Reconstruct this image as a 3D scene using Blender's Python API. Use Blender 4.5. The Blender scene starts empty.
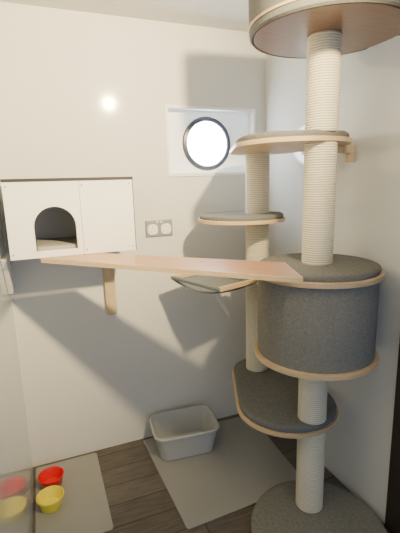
import bpy, bmesh, math, random
from mathutils import Vector, Matrix
random.seed(3)
C = bpy.context.scene.collection
PI = math.pi
# ---------------------------------------------------------------- room
XL, XR, YB, YF, ZC = -0.172, 1.278, 2.14, -0.9, 2.305

# ---------------------------------------------------------------- materials
def mat(name, col, rough=0.6, spec=0.5, noise=None, bump=None, metal=0.0, coat=0.0):
    """noise=(scale, dark factor, detail)   bump=(scale, strength, distance)"""
    m = bpy.data.materials.new(name); m.use_nodes = True
    nt = m.node_tree; b = nt.nodes['Principled BSDF']
    b.inputs['Base Color'].default_value = (*col, 1)
    b.inputs['Roughness'].default_value = rough
    b.inputs['Specular IOR Level'].default_value = spec
    b.inputs['Metallic'].default_value = metal
    b.inputs['Coat Weight'].default_value = coat
    tc = nt.nodes.new('ShaderNodeTexCoord')
    if noise:
        n = nt.nodes.new('ShaderNodeTexNoise'); n.inputs['Scale'].default_value = noise[0]
        n.inputs['Detail'].default_value = noise[2]
        nt.links.new(tc.outputs['Object'], n.inputs['Vector'])
        r = nt.nodes.new('ShaderNodeValToRGB')
        r.color_ramp.elements[0].position = 0.3; r.color_ramp.elements[1].position = 0.7
        r.color_ramp.elements[0].color = (*[c*noise[1] for c in col], 1)
        r.color_ramp.elements[1].color = (*col, 1)
        nt.links.new(n.outputs['Fac'], r.inputs['Fac']); nt.links.new(r.outputs['Color'], b.inputs['Base Color'])
    if bump:
        n = nt.nodes.new('ShaderNodeTexNoise'); n.inputs['Scale'].default_value = bump[0]
        n.inputs['Detail'].default_value = 3
        nt.links.new(tc.outputs['Object'], n.inputs['Vector'])
        bp = nt.nodes.new('ShaderNodeBump'); bp.inputs['Strength'].default_value = bump[1]
        bp.inputs['Distance'].default_value = bump[2]
        nt.links.new(n.outputs['Fac'], bp.inputs['Height']); nt.links.new(bp.outputs['Normal'], b.inputs['Normal'])
    return m

M = {}
M['wall'] = mat('wall_cladding', (0.745, 0.75, 0.745), 0.10, 0.14, noise=(1.5, 0.98, 2))
M['wall_right'] = mat('wall_right_cladding', (0.75, 0.765, 0.77), 0.09, 0.45)
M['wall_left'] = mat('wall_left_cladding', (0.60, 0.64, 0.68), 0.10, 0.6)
M['recess'] = mat('white_recess_added_glow', (0.93, 0.96, 0.98), 0.3)
rb = M['recess'].node_tree.nodes['Principled BSDF']     # bluish emission added so the white panel looks brightened by daylight
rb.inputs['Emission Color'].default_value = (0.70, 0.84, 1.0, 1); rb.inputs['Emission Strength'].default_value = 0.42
M['ceiling'] = mat('ceiling_plaster', (0.88, 0.87, 0.85), 0.85, 0.2, noise=(60, 0.94, 4), bump=(80, 0.5, 0.008))
M['white'] = mat('white_plastic', (0.94, 0.94, 0.94), 0.3)
M['melamine'] = mat('white_melamine', (0.90, 0.91, 0.90), 0.35)
M['black'] = mat('black_edging', (0.03, 0.03, 0.032), 0.4)
M['rim'] = mat('dark_rim', (0.05, 0.06, 0.085), 0.3)
M['steel'] = mat('brushed_steel', (0.36, 0.37, 0.38), 0.35, metal=0.35)
def tweed(name, col, vs, lo=0.6):
    """woven cloth: two crossed stretched noises"""
    m = mat(name, col, 0.95, 0.1); nt = m.node_tree; b = nt.nodes['Principled BSDF']
    tc = nt.nodes.new('ShaderNodeTexCoord'); outs = []
    for sc in ((vs, vs, vs*0.22), (vs*0.22, vs*0.22, vs)):
        mp = nt.nodes.new('ShaderNodeMapping'); mp.inputs['Scale'].default_value = sc
        n = nt.nodes.new('ShaderNodeTexNoise'); n.inputs['Scale'].default_value = 1; n.inputs['Detail'].default_value = 2
        nt.links.new(tc.outputs['Object'], mp.inputs['Vector']); nt.links.new(mp.outputs['Vector'], n.inputs['Vector']); outs.append(n.outputs['Fac'])
    ad = nt.nodes.new('ShaderNodeMath'); ad.operation = 'ADD'; nt.links.new(outs[0], ad.inputs[0]); nt.links.new(outs[1], ad.inputs[1])
    ml = nt.nodes.new('ShaderNodeMath'); ml.operation = 'MULTIPLY'; ml.inputs[1].default_value = 0.5; nt.links.new(ad.outputs[0], ml.inputs[0])
    r = nt.nodes.new('ShaderNodeValToRGB'); r.color_ramp.elements[0].position = 0.35; r.color_ramp.elements[1].position = 0.65
    r.color_ramp.elements[0].color = (*[c*lo for c in col], 1); r.color_ramp.elements[1].color = (*[c*1.15 for c in col], 1)
    nt.links.new(ml.outputs[0], r.inputs['Fac']); nt.links.new(r.outputs['Color'], b.inputs['Base Color'])
    bp = nt.nodes.new('ShaderNodeBump'); bp.inputs['Strength'].default_value = 0.2; bp.inputs['Distance'].default_value = 0.0015
    nt.links.new(ml.outputs[0], bp.inputs['Height']); nt.links.new(bp.outputs['Normal'], b.inputs['Normal'])
    return m
M['fabric'] = tweed('grey_tweed', (0.245, 0.242, 0.232), 380, 0.70)
M['carpet'] = tweed('grey_pad_cloth', (0.185, 0.19, 0.192), 380, 0.76)
M['base_carpet'] = tweed('grey_base_cloth', (0.215, 0.22, 0.21), 380, 0.76)
M['hammock'] = mat('blue_grey_cloth', (0.22, 0.245, 0.28), 0.9, 0.1, noise=(90, 0.85, 3))
M['inside'] = mat('grey_interior', (0.66, 0.66, 0.66), 0.8)
M['mat1'] = mat('grey_rubber', (0.335, 0.340, 0.335), 0.5, 0.3)
M['tray'] = mat('grey_tray_plastic', (0.47, 0.49, 0.51), 0.5, 0.3)
M['red'] = mat('red_plastic', (0.75, 0.015, 0.02), 0.3)
M['yellow'] = mat('yellow_plastic', (0.90, 0.80, 0.08), 0.3)
M['door'] = mat('dark_brown_frame', (0.03, 0.022, 0.018), 0.5)

def wood(name, c1, c2, rough, stretch=(1, 12, 12), coat=0.0, rz=0.0):
    m = bpy.data.materials.new(name); m.use_nodes = True
    nt = m.node_tree; b = nt.nodes['Principled BSDF']
    tc = nt.nodes.new('ShaderNodeTexCoord'); mp = nt.nodes.new('ShaderNodeMapping'); mp.vector_type = 'TEXTURE' if rz else 'POINT'
    if rz:
        mp.inputs['Rotation'].default_value = (0, 0, rz); mp.inputs['Scale'].default_value = [1/s for s in stretch]
    else: mp.inputs['Scale'].default_value = stretch
    n = nt.nodes.new('ShaderNodeTexNoise'); n.inputs['Scale'].default_value = 6; n.inputs['Detail'].default_value = 6
    r = nt.nodes.new('ShaderNodeValToRGB')
    r.color_ramp.elements[0].position = 0.3; r.color_ramp.elements[1].position = 0.72
    r.color_ramp.elements[0].color = (*c1, 1); r.color_ramp.elements[1].color = (*c2, 1)
    nt.links.new(tc.outputs['Object'], mp.inputs['Vector']); nt.links.new(mp.outputs['Vector'], n.inputs['Vector'])
    nt.links.new(n.outputs['Fac'], r.inputs['Fac']); nt.links.new(r.outputs['Color'], b.inputs['Base Color'])
    b.inputs['Roughness'].default_value = rough; b.inputs['Coat Weight'].default_value = coat
    return m
M['ply'] = wood('birch_ply', (0.58, 0.42, 0.25), (0.72, 0.56, 0.36), 0.45, (3, 3, 40))
M['ramp'] = wood('ramp_laminate', (0.36, 0.18, 0.09), (0.50, 0.285, 0.155), 0.3, (1.2, 16, 2), 0.15, -0.74)
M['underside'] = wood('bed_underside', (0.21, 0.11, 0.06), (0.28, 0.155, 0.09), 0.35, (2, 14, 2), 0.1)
M['bracket'] = wood('pine_bracket', (0.58, 0.43, 0.25), (0.70, 0.55, 0.35), 0.5, (14, 14, 1))

def sisal():
    m = bpy.data.materials.new('sisal_rope'); m.use_nodes = True
    nt = m.node_tree; b = nt.nodes['Principled BSDF']
    tc = nt.nodes.new('ShaderNodeTexCoord')
    w = nt.nodes.new('ShaderNodeTexWave'); w.wave_type = 'BANDS'; w.bands_direction = 'Z'
    w.inputs['Scale'].default_value = 35; w.inputs['Distortion'].default_value = 0.5; w.inputs['Detail'].default_value = 2
    nt.links.new(tc.outputs['Object'], w.inputs['Vector'])
    r = nt.nodes.new('ShaderNodeValToRGB')
    r.color_ramp.elements[0].color = (0.56, 0.50, 0.36, 1); r.color_ramp.elements[1].color = (0.92, 0.88, 0.74, 1)
    r.color_ramp.elements[1].position = 0.45
    nt.links.new(w.outputs['Fac'], r.inputs['Fac']); nt.links.new(r.outputs['Color'], b.inputs['Base Color'])
    bp = nt.nodes.new('ShaderNodeBump'); bp.inputs['Strength'].default_value = 0.55; bp.inputs['Distance'].default_value = 0.004
    nt.links.new(w.outputs['Fac'], bp.inputs['Height']); nt.links.new(bp.outputs['Normal'], b.inputs['Normal'])
    b.inputs['Roughness'].default_value = 0.9
    return m
M['sisal'] = sisal()

def planks():
    m = bpy.data.materials.new('dark_plank_floor'); m.use_nodes = True
    nt = m.node_tree; b = nt.nodes['Principled BSDF']
    tc = nt.nodes.new('ShaderNodeTexCoord')
    br = nt.nodes.new('ShaderNodeTexBrick')
    br.inputs['Scale'].default_value = 1.0; br.inputs['Brick Width'].default_value = 1.1
    br.inputs['Row Height'].default_value = 0.13; br.inputs['Mortar Size'].default_value = 0.0025
    br.inputs['Color1'].default_value = (0.110, 0.096, 0.086, 1); br.inputs['Color2'].default_value = (0.150, 0.132, 0.118, 1)
    br.inputs['Mortar'].default_value = (0.035, 0.03, 0.027, 1)
    nt.links.new(tc.outputs['Object'], br.inputs['Vector'])
    mp = nt.nodes.new('ShaderNodeMapping'); mp.inputs['Scale'].default_value = (3, 24, 1)
    n = nt.nodes.new('ShaderNodeTexNoise'); n.inputs['Scale'].default_value = 3; n.inputs['Detail'].default_value = 6
    nt.links.new(tc.outputs['Object'], mp.inputs['Vector']); nt.links.new(mp.outputs['Vector'], n.inputs['Vector'])
    mx = nt.nodes.new('ShaderNodeMix'); mx.data_type = 'RGBA'; mx.blend_type = 'MULTIPLY'; mx.inputs['Factor'].default_value = 0.65
    r = nt.nodes.new('ShaderNodeValToRGB'); r.color_ramp.elements[0].color = (0.55, 0.55, 0.55, 1); r.color_ramp.elements[1].color = (1.35, 1.32, 1.3, 1)
    r.color_ramp.elements[0].position = 0.3; r.color_ramp.elements[1].position = 0.7
    nt.links.new(n.outputs['Fac'], r.inputs['Fac'])
    nt.links.new(br.outputs['Color'], mx.inputs['A']); nt.links.new(r.outputs['Color'], mx.inputs['B'])
    nt.links.new(mx.outputs['Result'], b.inputs['Base Color'])
    b.inputs['Roughness'].default_value = 0.4
    return m
M['floor'] = planks()

def emis(name, col, s):
    m = bpy.data.materials.new(name); m.use_nodes = True
    b = m.node_tree.nodes['Principled BSDF']
    b.inputs['Base Color'].default_value = (0.8, 0.85, 0.9, 1); b.inputs['Roughness'].default_value = 0.2
    b.inputs['Emission Color'].default_value = (*col, 1); b.inputs['Emission Strength'].default_value = s
    return m
M['daylight'] = emis('bright_window_glass', (0.82, 0.91, 1.0), 34.0)

# ---------------------------------------------------------------- mesh helpers
def box(bm, lo, hi):
    vs = [bm.verts.new((x, y, z)) for x in (lo[0], hi[0]) for y in (lo[1], hi[1]) for z in (lo[2], hi[2])]
    for f in ((0,1,3,2),(4,6,7,5),(0,4,5,1),(2,3,7,6),(0,2,6,4),(1,5,7,3)):
        bm.faces.new([vs[i] for i in f])

def rings(bm, rl, cap0=True, cap1=True):
    """loft through a list of rings (lists of 3D points)"""
    vl = [[bm.verts.new(p) for p in r] for r in rl]
    n = len(vl[0])
    for a, b in zip(vl, vl[1:]):
        for i in range(n):
            bm.faces.new((a[i], a[(i+1) % n], b[(i+1) % n], b[i]))
    if cap0: bm.faces.new(vl[0][::-1])
    if cap1: bm.faces.new(vl[-1])

def circle(cx, cy, r, n=64):
    return [(cx + r*math.cos(2*PI*i/n), cy + r*math.sin(2*PI*i/n)) for i in range(n)]

def hull(pts):
    pts = sorted(set((round(x, 6), round(y, 6)) for x, y in pts))
    def half(ps):
        h = []
        for p in ps:
            while len(h) > 1 and (h[-1][0]-h[-2][0])*(p[1]-h[-2][1]) - (h[-1][1]-h[-2][1])*(p[0]-h[-2][0]) <= 0: h.pop()
            h.append(p)
        return h
    a, b = half(pts), half(pts[::-1])
    return a[:-1] + b[:-1]

def inset(out, d):
    """offset a convex outline (ccw) inward by d"""
    n = len(out); res = []
    for i in range(n):
        a, p, c = Vector(out[i-1]), Vector(out[i]), Vector(out[(i+1) % n])
        t = (c - a).normalized(); res.append((p.x - t.y*d, p.y + t.x*d))
    return res

def slab(bm, out, z0, z1, e=0.0015):
    rings(bm, [[(x, y, z0) for x, y in inset(out, e)], [(x, y, z0+e) for x, y in out],
               [(x, y, z1-e) for x, y in out], [(x, y, z1) for x, y in inset(out, e)]])

def puff(bm, out, z0, z1):
    h = z1 - z0
    prof = [(0.002, 0), (0, 0.25), (0, 0.6), (0.003, 0.82), (0.010, 0.96), (0.022, 1.0)]
    rings(bm, [[(x, y, z0 + h*t) for x, y in inset(out, d)] for d, t in prof])

def lathe(bm, prof, cx, cy, n=64, cap0=True, cap1=True):
    rings(bm, [[(x, y, z) for x, y in circle(cx, cy, r, n)] for r, z in prof], cap0, cap1)

def bar(bm, a, b, w, h):
    a, b = Vector(a), Vector(b); d = (b-a).normalized()
    s = d.cross(Vector((0, 0, 1))).normalized()*w/2; u = s.cross(d).normalized()*h/2
    rings(bm, [[p+s+u, p-s+u, p-s-u, p+s-u] for p in (a, b)])

def world_loc(o):
    l = Vector(o.location)
    while o.parent: o = o.parent; l += o.location
    return l
def obj_(name, bm, m, parent=None, origin=(0, 0, 0), smooth=True, bevel=0.0):
    bmesh.ops.recalc_face_normals(bm, faces=bm.faces[:])
    me = bpy.data.meshes.new(name)
    off = Vector(origin)
    for v in bm.verts: v.co -= off
    bm.to_mesh(me); bm.free()
    me.materials.append(M[m] if isinstance(m, str) else m)
    if smooth:
        for p in me.polygons: p.use_smooth = True
        try: me.set_sharp_from_angle(angle=math.radians(35))
        except Exception: pass
    o = bpy.data.objects.new(name, me); C.objects.link(o)
    o.location = off
    if parent:
        o.parent = parent; o.location = off - world_loc(parent)
    if bevel:
        b = o.modifiers.new('bevel', 'BEVEL'); b.width = bevel; b.segments = 2; b.limit_method = 'ANGLE'
    return o
def thing(name, label, cat, loc=(0,0,0), group=None):
    o = bpy.data.objects.new(name, None); C.objects.link(o); o.location = loc; o.empty_display_size = 0.05
    o['label'] = label; o['category'] = cat
    if group: o['group'] = group
    return o
def tag(o, label, cat, group=None):
    o['label'] = label; o['category'] = cat
    if group: o['group'] = group
    return o
def struct(name, bm, m, **k):
    o = obj_(name, bm, m, smooth=False, **k); o['kind'] = 'structure'; return o
NB = bmesh.new

# ---------------------------------------------------------------- setting
bm = NB(); box(bm, (XL-0.3, YF, -0.05), (XR+0.3, YB+0.1, 0)); struct('floor', bm, 'floor')
bm = NB(); box(bm, (XL-0.3, YF, ZC), (XR+0.3, YB+0.1, ZC+0.05)); struct('ceiling', bm, 'ceiling')
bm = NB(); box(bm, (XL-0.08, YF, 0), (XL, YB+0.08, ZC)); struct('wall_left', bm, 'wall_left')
bm = NB(); box(bm, (XR, YF, 0), (XR+0.08, YB+0.08, ZC)); struct('wall_right', bm, 'wall_right')
# back wall with the rectangular recess, upper and lower panels meet at a seam
WX0, WX1, WZ0, WZ1 = 0.682, 1.196, 1.552, 1.893
bm = NB()
SE = 1.215
box(bm, (XL, YB, 0), (XR, YB+0.08, SE-0.0015))
box(bm, (XL, YB+0.003, SE-0.0015), (XR, YB+0.08, SE+0.0015))
box(bm, (XL, YB, SE+0.0015), (XR, YB+0.08, WZ0))
box(bm, (XL, YB, WZ0), (WX0, YB+0.08, WZ1))
box(bm, (WX1, YB, WZ0), (XR, YB+0.08, WZ1))
box(bm, (XL, YB, WZ1), (XR, YB+0.08, ZC))
struct('wall_back', bm, 'wall')
# window: recessed panel with round pane
win = bpy.data.objects.new('window_1', None); C.objects.link(win); win.location = (0.935, YB+0.05, 1.72); win['kind'] = 'structure'
cx, cz, R = 0.928, 1.717, 0.132
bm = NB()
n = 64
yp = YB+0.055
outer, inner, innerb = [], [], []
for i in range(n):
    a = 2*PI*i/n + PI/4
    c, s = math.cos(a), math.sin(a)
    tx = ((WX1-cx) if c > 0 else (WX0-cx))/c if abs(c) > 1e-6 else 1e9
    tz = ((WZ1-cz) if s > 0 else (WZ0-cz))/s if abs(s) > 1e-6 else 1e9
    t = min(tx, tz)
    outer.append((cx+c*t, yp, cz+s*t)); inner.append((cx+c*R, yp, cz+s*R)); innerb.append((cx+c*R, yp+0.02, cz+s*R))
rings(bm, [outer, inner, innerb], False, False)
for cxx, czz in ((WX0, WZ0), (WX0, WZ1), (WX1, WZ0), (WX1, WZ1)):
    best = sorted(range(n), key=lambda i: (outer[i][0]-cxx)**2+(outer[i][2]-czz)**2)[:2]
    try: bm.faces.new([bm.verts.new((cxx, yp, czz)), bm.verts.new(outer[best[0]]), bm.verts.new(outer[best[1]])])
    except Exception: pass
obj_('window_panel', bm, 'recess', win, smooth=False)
# reveal lining
bm = NB()
e = 0.001
for (x0, z0), (x1, z1) in (((WX0+e, WZ0+e), (WX1-e, WZ0+e)), ((WX1-e, WZ0+e), (WX1-e, WZ1-e)), ((WX1-e, WZ1-e), (WX0+e, WZ1-e)), ((WX0+e, WZ1-e), (WX0+e, WZ0+e))):
    bm.faces.new([bm.verts.new(p) for p in ((x0, YB, z0), (x1, YB, z1), (x1, yp, z1), (x0, yp, z0))])
obj_('window_reveal', bm, 'white', win, smooth=False)
bm = NB()
w = 0.014
for lo, hi in (((WX0-w, WZ0-w), (WX1+w, WZ0)), ((WX0-w, WZ1), (WX1+w, WZ1+w)), ((WX0-w, WZ0), (WX0, WZ1)), ((WX1, WZ0), (WX1+w, WZ1))):
    box(bm, (lo[0], YB-0.007, lo[1]), (hi[0], YB, hi[1]))
obj_('window_trim', bm, 'white', win, smooth=False)
def ring_y(bm, prof, cx, cz, n=64):
    rl = [[(cx+r*math.cos(2*PI*i/n), y, cz+r*math.sin(2*PI*i/n)) for i in range(n)] for r, y in prof]
    rings(bm, rl + [rl[0]], False, False)
bm = NB(); ring_y(bm, [(0.122, yp+0.02), (0.122, yp-0.008), (0.128, yp-0.014), (0.144, yp-0.010), (0.149, yp-0.002), (0.149, yp)], cx, cz)
obj_('window_rim', bm, 'rim', win)
bm = NB(); vs = [bm.verts.new((cx+0.124*math.cos(2*PI*i/n), yp-0.003, cz+0.124*math.sin(2*PI*i/n))) for i in range(n)]; bm.faces.new(vs)
obj_('window_pane', bm, 'daylight', win, smooth=False)
# dark door frame on the right wall, flush
bm = NB(); box(bm, (XR-0.012, 0.35, 0), (XR, 1.092, ZC)); struct('trim_1', bm, 'door')

# ---------------------------------------------------------------- cat tree
PN = (1.016, 1.294)      # near post axis
PF = (1.040, 1.815)      # far post axis
PR = 0.0605
tree = thing('cat_tree', 'tall floor to ceiling cat tree with cream sisal posts, grey shelves and a fabric barrel', 'cat tree', (PN[0], PN[1], 0))
bm = NB()
base_out = circle(0.972, 1.172, 0.283)
slab(bm, base_out, 0.0, 0.02)
base = obj_('base', bm, 'ply', tree)
bm = NB(); puff(bm, circle(0.972, 1.172, 0.286), 0.018, 0.045); obj_('base_carpet', bm, 'base_carpet', base)
def post(p, z0, z1):
    bm = NB()
    lathe(bm, [(PR-0.003, z0), (PR, z0+0.003), (PR, z1-0.003), (PR-0.003, z1)], p[0], p[1], 48)
    return obj_('post', bm, 'sisal', tree, origin=(p[0], p[1], 0))
def shelf(out, z, cush=0.02, th=0.018, ins=0.010, nm='shelf', seed=0):
    bm = NB(); slab(bm, out, z-th, z); s = obj_(nm, bm, 'ply', tree)
    o2 = inset(out, ins); cxm = sum(p[0] for p in o2)/len(o2); cym = sum(p[1] for p in o2)/len(o2)
    bm = NB(); puff(bm, o2, z, z+cush)
    if seed:                                    # slightly rumpled edge
        for v in bm.verts:
            a = math.atan2(v.co.y-cym, v.co.x-cxm)
            if v.co.z > z+0.001: v.co.z += 0.0035*math.sin(5*a+seed)*(0.6+0.4*math.sin(9*a+2*seed))*min(1, (v.co.z-z)/cush)
    obj_('pad', bm, 'carpet', s)
    return s
wide = hull(circle(1.0, 1.465, 0.236) + circle(1.062, 1.80, 0.165))
ZL, ZB0, ZB1, ZT, ZH = 0.455, 0.806, 1.150, 1.655, 2.005
shelf(wide, ZL, 0.030)
shelf(wide, ZT, 0.024, seed=1)
shelf(circle(0.955, 1.83, 0.222), 1.322, 0.020, seed=2.3)                            # small round shelf
post(PN, 0.043, ZL-0.018); post(PN, ZL+0.028, ZB0-0.02); post(PN, ZB1+0.018, ZT-0.018); post(PN, ZT+0.018, ZH)
post(PF, ZL+0.028, 1.322-0.018); post(PF, 1.336, ZT-0.018)
# hammock: wooden frame with sagging cloth, its outer rail sleeved in cloth
ZM = 1.024
c0 = Vector((0.606, 1.930, ZM)); c1 = Vector((0.722, 1.600, ZM))
perp = Vector((0.954, 0.300, 0)).normalized()*0.285
c3, c2 = c0+perp, c1+perp
bm = NB()
for a, b in ((c1, c2), (c2, c3), (c3, c0)):
    d = (b-a).normalized()*0.008
    bar(bm, a, b+d, 0.016, 0.022)
fr = obj_('hammock_frame', bm, 'ply', tree, smooth=False, bevel=0.002)
bm = NB(); mid = (c2+c3)/2
bar(bm, mid, Vector((PF[0]-0.045, PF[1], ZM)), 0.06, 0.014); obj_('hammock_arm', bm, 'ply', fr, smooth=False)
bm = NB(); dd = (c1-c0).normalized()*0.006
bar(bm, c0-dd, c1+dd, 0.018, 0.020); obj_('hammock_sleeve', bm, 'hammock', fr, smooth=False, bevel=0.006)
bm = NB(); G = 16; grid = []
for i in range(G+1):
    row = []
    for j in range(G+1):
        s, t = i/G, j/G
        pnt = c0.lerp(c1, s) + perp*t
        pnt.z = ZM - 0.006 - 0.056*(math.sin(PI*s)**0.8)*(0.45+0.55*math.sin(PI*t)**0.8)
        row.append(bm.verts.new(pnt))
    grid.append(row)
for i in range(G):
    for j in range(G): bm.faces.new((grid[i][j], grid[i+1][j], grid[i+1][j+1], grid[i][j+1]))
hm = obj_('hammock_cloth', bm, 'hammock', fr)
sm = hm.modifiers.new('thick', 'SOLIDIFY'); sm.thickness = 0.006
# barrel
bm = NB(); lathe(bm, [(0.234, ZB0), (0.235, ZB0+0.004), (0.235, ZB1-0.022), (0.234, ZB1-0.018)], PN[0], PN[1], 96)
barrel = obj_('barrel', bm, 'fabric', tree)
bm = NB(); slab(bm, circle(PN[0], PN[1], 0.250, 96), ZB0-0.020, ZB0); obj_('barrel_ring', bm, 'ply', barrel)
bm = NB(); slab(bm, circle(PN[0], PN[1], 0.251, 96), ZB1-0.020, ZB1); obj_('barrel_ring', bm, 'ply', barrel)
bm = NB(); puff(bm, circle(PN[0], PN[1], 0.238, 96), ZB1, ZB1+0.024); obj_('barrel_pad', bm, 'carpet', barrel)
# top bed
BC = (PN[0]+0.005, PN[1]-0.01)
bm = NB(); slab(bm, circle(BC[0], BC[1], 0.262, 96), ZH, ZH+0.018); bed = obj_('bed_floor', bm, 'underside', tree)
bm = NB(); lathe(bm, [(0.263, ZH+0.004), (0.270, ZH-0.001), (0.277, ZH+0.006), (0.278, ZH+0.026), (0.263, ZH+0.026)], BC[0], BC[1], 96, False, False)
obj_('bed_rim', bm, 'carpet', bed)
bm = NB(); lathe(bm, [(0.263, ZH+0.026), (0.281, ZH+0.026), (0.282, ZH+0.034), (0.263, ZH+0.034)], BC[0], BC[1], 96, False, False)
obj_('bed_hoop', bm, 'ply', bed)
bm = NB(); lathe(bm, [(0.262, ZH+0.019), (0.279, ZH+0.034), (0.281, ZH+0.12), (0.280, ZH+0.19), (0.270, ZH+0.20), (0.260, ZH+0.19), (0.256, ZH+0.04), (0.20, ZH+0.03)], BC[0], BC[1], 96)
obj_('bed_side', bm, 'carpet', bed)
# wooden wall bracket under the top shelf
bm = NB(); box(bm, (1.10, 1.395, ZT-0.048), (XR-0.001, 1.430, ZT-0.018)); box(bm, (XR-0.026, 1.395, ZT-0.085), (XR-0.001, 1.430, ZT-0.048))
obj_('wall_bracket', bm, 'bracket', tree, bevel=0.002)

# ---------------------------------------------------------------- cat house on the back wall
HX0, HX1, HY, HZ0, HZ1 = -0.130, 0.395, 1.80, 1.207, 1.525
house = thing('cat_house', 'white box cat house with arched doorway and black edging mounted on back wall', 'cat house', ((HX0+HX1)/2, 1.97, HZ0))
T = 0.015
bm = NB(); box(bm, (HX0, HY+T, HZ0), (HX1, YB-0.002, HZ0+T)); obj_('bottom_panel', bm, 'melamine', house, smooth=False)
bm = NB(); box(bm, (HX0-0.002, HY-0.004, HZ1-0.001), (HX1+0.004, YB-0.002, HZ1+0.011)); obj_('top_panel', bm, 'black', house, smooth=False, bevel=0.001)
for x0 in (HX0, HX1-T):
    bm = NB(); box(bm, (x0, HY+T, HZ0+T), (x0+T, YB-0.002, HZ1-0.001)); obj_('side_panel', bm, 'melamine', house, smooth=False)
bm = NB(); box(bm, (HX0+T, YB-0.012, HZ0+T), (HX1-T, YB-0.002, HZ1-0.001)); obj_('back_panel', bm, 'inside', house, smooth=False)
SX = 0.166
ax, ar, az0, az1 = 0.057, 0.0835, 1.236, 1.336
def arch_panel(y0, y1):
    bm = NB()
    arch = [(ax-ar, az0)] + [(ax-ar*math.cos(PI*i/24), az1+ar*math.sin(PI*i/24)) for i in range(25)] + [(ax+ar, az0)]
    x0, x1, z0, z1 = HX0, SX-0.0008, HZ0, HZ1-0.001
    outl = []
    for i, (x, z) in enumerate(arch):
        if i == 0: outl.append((x0, az0))
        elif i == len(arch)-1: outl.append((x1, az0))
        else:
            a = PI*(i-1)/24; c, s = -math.cos(a), math.sin(a)
            tx = ((x1-ax) if c > 0 else (x0-ax))/c if abs(c) > 1e-6 else 1e9
            tz = (z1-az1)/s if s > 1e-6 else 1e9
            t = min(tx, tz); outl.append((ax+c*t, az1+s*t))
    for y in (y0, y1):
        A = [bm.verts.new((x, y, z)) for x, z in arch]; O = [bm.verts.new((x, y, z)) for x, z in outl]
        for i in range(len(A)-1): bm.faces.new((A[i], A[i+1], O[i+1], O[i]))
        for cxx in (x0, x1):
            b = sorted(range(len(O)), key=lambda i: (outl[i][0]-cxx)**2+(outl[i][1]-z1)**2)[:2]
            bm.faces.new([bm.verts.new((cxx, y, z1)), O[b[0]], O[b[1]]])
        bm.faces.new([O[0], A[0], A[-1], O[-1], bm.verts.new((x1, y, z0)), bm.verts.new((x0, y, z0))])
    def wall2(p, q):
        bm.faces.new([bm.verts.new((p[0], y0, p[1])), bm.verts.new((q[0], y0, q[1])), bm.verts.new((q[0], y1, q[1])), bm.verts.new((p[0], y1, p[1]))])
    pts = arch + [arch[0]]
    for p, q in zip(pts, pts[1:]): wall2(p, q)
    rect = [(x0, z0), (x1, z0), (x1, z1), (x0, z1), (x0, z0)]
    for p, q in zip(rect, rect[1:]): wall2(p, q)
    bmesh.ops.remove_doubles(bm, verts=bm.verts[:], dist=0.00005)
    return bm
fp = obj_('front_panel', arch_panel(HY, HY+T), 'melamine', house, smooth=False)
bm = NB()
ro = [(ax-ar, az0)] + [(ax-ar*math.cos(PI*i/24), az1+ar*math.sin(PI*i/24)) for i in range(25)] + [(ax+ar, az0)]
ri = [(ax-(ar-0.003), az0+0.0)] + [(ax-(ar-0.003)*math.cos(PI*i/24), az1+(ar-0.003)*math.sin(PI*i/24)) for i in range(25)] + [(ax+ar-0.003, az0)]
for i in range(len(ro)-1):
    q = [ro[i], ro[i+1], ri[i+1], ri[i]]
    f = [bm.verts.new((x, HY-0.002, z)) for x, z in q]; g = [bm.verts.new((x, HY+T, z)) for x, z in q]
    bm.faces.new(f); bm.faces.new((f[2], f[3], g[3], g[2])); bm.faces.new((f[0], f[1], g[1], g[0]))
obj_('doorway_edging', bm, 'black', fp)
bm = NB(); box(bm, (SX+0.0008, HY, HZ0), (HX1, HY+T, HZ1-0.001)); obj_('front_panel', bm, 'melamine', house, smooth=False)
bm = NB(); box(bm, (HX1, HY-0.001, HZ0), (HX1+0.003, YB-0.002, HZ1-0.001)); obj_('side_edging', bm, 'black', house, smooth=False)
bm = NB(); puff(bm, [(HX0+T+0.005, HY+T+0.002), (HX1-T-0.005, HY+T+0.002), (HX1-T-0.005, YB-0.02), (HX0+T+0.005, YB-0.02)], HZ0+T, HZ0+T+0.03)
M['cush'] = mat('grey_cushion', (0.36, 0.36, 0.35), 0.9, noise=(60, 0.85, 3))
obj_('cushion_pad', bm, 'cush', house)
def disc_y(bm, x, z, y, r, d, n=12):
    rings(bm, [[(x+r*math.cos(2*PI*i/n), yy, z+r*math.sin(2*PI*i/n)) for i in range(n)] for yy in (y, y-d)])
for x, z in ((HX0+0.012, HZ1-0.02), (HX0+0.012, HZ0+0.02), (SX+0.012, HZ1-0.02), (HX1-0.012, HZ1-0.02), (HX1-0.012, HZ0+0.02), (SX+0.012, HZ0+0.02)):
    bm = NB(); disc_y(bm, x, z, HY, 0.0030, 0.001); obj_('screw', bm, 'rim', house)

# brackets
br = NB(); box(br, (0.284, YB-0.030, 0.815), (0.340, YB-0.001, 1.145))
tag(obj_('shelf_bracket', br, 'bracket', bevel=0.003), 'pale upright wooden bracket on back wall below the plank walkway', 'bracket')
bm = NB()
pts = [(1.835, HZ0-0.002), (2.02, HZ0-0.002), (2.02, 1.02), (1.99, 1.02)]
rings(bm, [[(XL+0.001, y, z) for y, z in pts], [(XL+0.022, y, z) for y, z in pts]])
tag(obj_('shelf_bracket', bm, 'white', smooth=False, bevel=0.002), 'white painted bracket in the left corner under the cat house', 'bracket')

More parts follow.
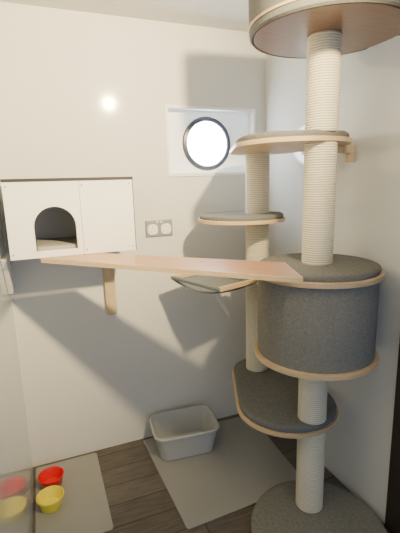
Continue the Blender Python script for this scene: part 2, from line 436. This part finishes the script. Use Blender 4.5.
# ---------------------------------------------------------------- ramp
bm = NB()
zt = ZB1+0.024
tk = 0.018
q = [(-0.012, 1.797, 1.206), (0.242, 1.797, 1.206), (0.852, 1.285, zt+tk+0.0005), (0.764, 1.045, zt+tk+0.0005)]
lo = [bm.verts.new((x, y, z-tk)) for x, y, z in q]; hi = [bm.verts.new(p) for p in q]
bm.faces.new(lo[::-1]); bm.faces.new(hi)
for i in range(4): bm.faces.new((lo[i], lo[(i+1) % 4], hi[(i+1) % 4], hi[i]))
ramp = obj_('ramp', bm, 'ramp', smooth=False, bevel=0.0015)
tag(ramp, 'reddish wooden plank walkway from white cat house to grey barrel', 'ramp')
for a, b in ((3, 0), (2, 3)):
    p, r = Vector(q[a]), Vector(q[b]); d = (r-p); nrm = Vector((d.y, -d.x, 0)).normalized()
    cen = sum((Vector(v) for v in q), Vector())/4
    if (cen-p).dot(nrm) > 0: nrm = -nrm
    bm = NB()
    pts = [p+nrm*0.0002, r+nrm*0.0002, r+nrm*0.004, p+nrm*0.004]
    rings(bm, [[(v.x, v.y, v.z-tk) for v in pts], [(v.x, v.y, v.z-0.0005) for v in pts]])
    obj_('edge_strip', bm, 'ply', ramp, smooth=False)

# ---------------------------------------------------------------- double socket
so = thing('double_socket', 'grey metal double wall socket with white inserts beside the cat house', 'socket', (0.605, YB, 1.262))
bm = NB(); box(bm, (0.605-0.077, YB-0.009, 1.262-0.046), (0.605+0.077, YB-0.0005, 1.262+0.046)); obj_('plate', bm, 'steel', so, smooth=False, bevel=0.004)
for s in (-1, 1):
    bm = NB(); cxs = 0.605+s*0.038
    out = [(cxs+0.028*max(-1, min(1, 1.12*math.cos(2*PI*i/40))), 1.257+0.028*max(-1, min(1, 1.12*math.sin(2*PI*i/40)))) for i in range(40)]
    rings(bm, [[(x, YB-0.009, z) for x, z in out], [(x, YB-0.012, z) for x, z in out]])
    ins = obj_('insert', bm, 'white', so, smooth=False)
    for dx, dz, w, h in ((0, 0.010, 0.0012, 0.003), (-0.010, -0.010, 0.002, 0.001), (0.010, -0.010, 0.002, 0.001)):
        bm = NB(); box(bm, (cxs+dx-w, YB-0.0125, 1.257+dz-h), (cxs+dx+w, YB-0.0118, 1.257+dz+h)); obj_('pin_slot', bm, 'rim', ins, smooth=False)
    bm = NB(); box(bm, (0.605+s*0.012-0.005, YB-0.013, 1.291), (0.605+s*0.012+0.005, YB-0.009, 1.301)); obj_('switch', bm, 'white', so, smooth=False, bevel=0.001)

# ---------------------------------------------------------------- mats
def rrect(cx, cy, w, d, r, rot=0, n=8):
    pts = []
    for qx, qy, a0 in ((1, 1, 0), (-1, 1, PI/2), (-1, -1, PI), (1, -1, 1.5*PI)):
        for i in range(n+1):
            a = a0+PI/2*i/n
            pts.append((qx*(w/2-r)+r*math.cos(a), qy*(d/2-r)+r*math.sin(a)))
    c, s = math.cos(rot), math.sin(rot)
    return [(cx+x*c-y*s, cy+x*s+y*c) for x, y in pts]
bm = NB(); slab(bm, hull(circle(1.135, 2.085, 0.012, 12)+circle(0.448, 2.105, 0.012, 12)+circle(0.476, 1.430, 0.012, 12)+circle(1.10, 1.455, 0.012, 12)), 0.0, 0.006)
tag(obj_('floor_mat', bm, 'mat1'), 'large grey rubber mat under the litter tray', 'mat')
bm = NB(); slab(bm, rrect(0.003, 1.835, 0.325, 0.565, 0.015, 0.0), 0.0, 0.006); tag(obj_('floor_mat', bm, 'mat1'), 'narrow grey mat under the red and yellow bowls', 'mat')

# ---------------------------------------------------------------- litter tray
bm = NB()
TX, TY, TR = 0.645, 1.960, -0.10
L = [(0.29, 0.19, 0.045, 0.006), (0.305, 0.205, 0.05, 0.012), (0.354, 0.254, 0.055, 0.153), (0.371, 0.271, 0.06, 0.152), (0.374, 0.274, 0.06, 0.157), (0.372, 0.272, 0.06, 0.164),
     (0.366, 0.266, 0.06, 0.167), (0.354, 0.254, 0.055, 0.166), (0.346, 0.246, 0.05, 0.158), (0.298, 0.198, 0.045, 0.020), (0.27, 0.17, 0.04, 0.014)]
rings(bm, [[(x, y, z) for x, y in rrect(TX, TY, w, d, r, TR)] for w, d, r, z in L])
tag(obj_('litter_tray', bm, 'tray'), 'empty light grey plastic litter tray on the large mat', 'litter tray')

# ---------------------------------------------------------------- bowls
def bowl(x, y, m, label, r=0.062):
    bm = NB()
    prof = [(r*0.72, 0.006), (r*0.76, 0.009), (r*0.95, 0.060), (r*1.02, 0.063), (r*1.02, 0.068), (r*0.96, 0.069), (r*0.90, 0.062), (r*0.70, 0.016), (r*0.3, 0.013)]
    lathe(bm, prof, x, y, 48)
    tag(obj_('food_bowl', bm, m), label, 'bowl', 'food bowls on the narrow mat')
bowl(-0.088, 1.800, 'yellow', 'yellow plastic bowl on the narrow grey mat in front of red one')
bowl(-0.080, 1.945, 'red', 'red plastic bowl on the narrow grey mat behind yellow one')

# ---------------------------------------------------------------- lights
sp = bpy.data.lights.new('ceiling_spot', 'SPOT'); sp.energy = 420; sp.color = (1.0, 0.765, 0.385); sp.spot_size = math.radians(102); sp.spot_blend = 1.0; sp.shadow_soft_size = 0.045
o = bpy.data.objects.new('ceiling_spot', sp); C.objects.link(o); o.location = (0.70, 0.31, ZC-0.06)
o.rotation_euler = (Vector((0.0, 2.14, 1.8))-o.location).to_track_quat('-Z', 'Y').to_euler()
w = bpy.data.worlds.new('world'); bpy.context.scene.world = w; w.use_nodes = True
w.node_tree.nodes['Background'].inputs['Color'].default_value = (0.68, 0.81, 1.0, 1)
w.node_tree.nodes['Background'].inputs['Strength'].default_value = 1.2

# ---------------------------------------------------------------- camera
yaw, p, th = math.radians(21.5), math.radians(11.8), 0.0277
f = Vector((math.sin(yaw)*math.cos(p), math.cos(yaw)*math.cos(p), -math.sin(p)))
r0 = Vector((math.cos(yaw), -math.sin(yaw), 0)); u0 = r0.cross(f)
r = r0*math.cos(th) - u0*math.sin(th); u = u0*math.cos(th) + r0*math.sin(th)
cam = bpy.data.cameras.new('camera'); co = bpy.data.objects.new('camera', cam); C.objects.link(co)
mw = Matrix(((r.x, u.x, -f.x, 0), (r.y, u.y, -f.y, 0), (r.z, u.z, -f.z, 1.5), (0, 0, 0, 1)))
co.matrix_world = mw
cam.sensor_fit = 'VERTICAL'; cam.sensor_height = 36; cam.lens = 36*400/533; cam.clip_start = 0.02
bpy.context.scene.camera = co
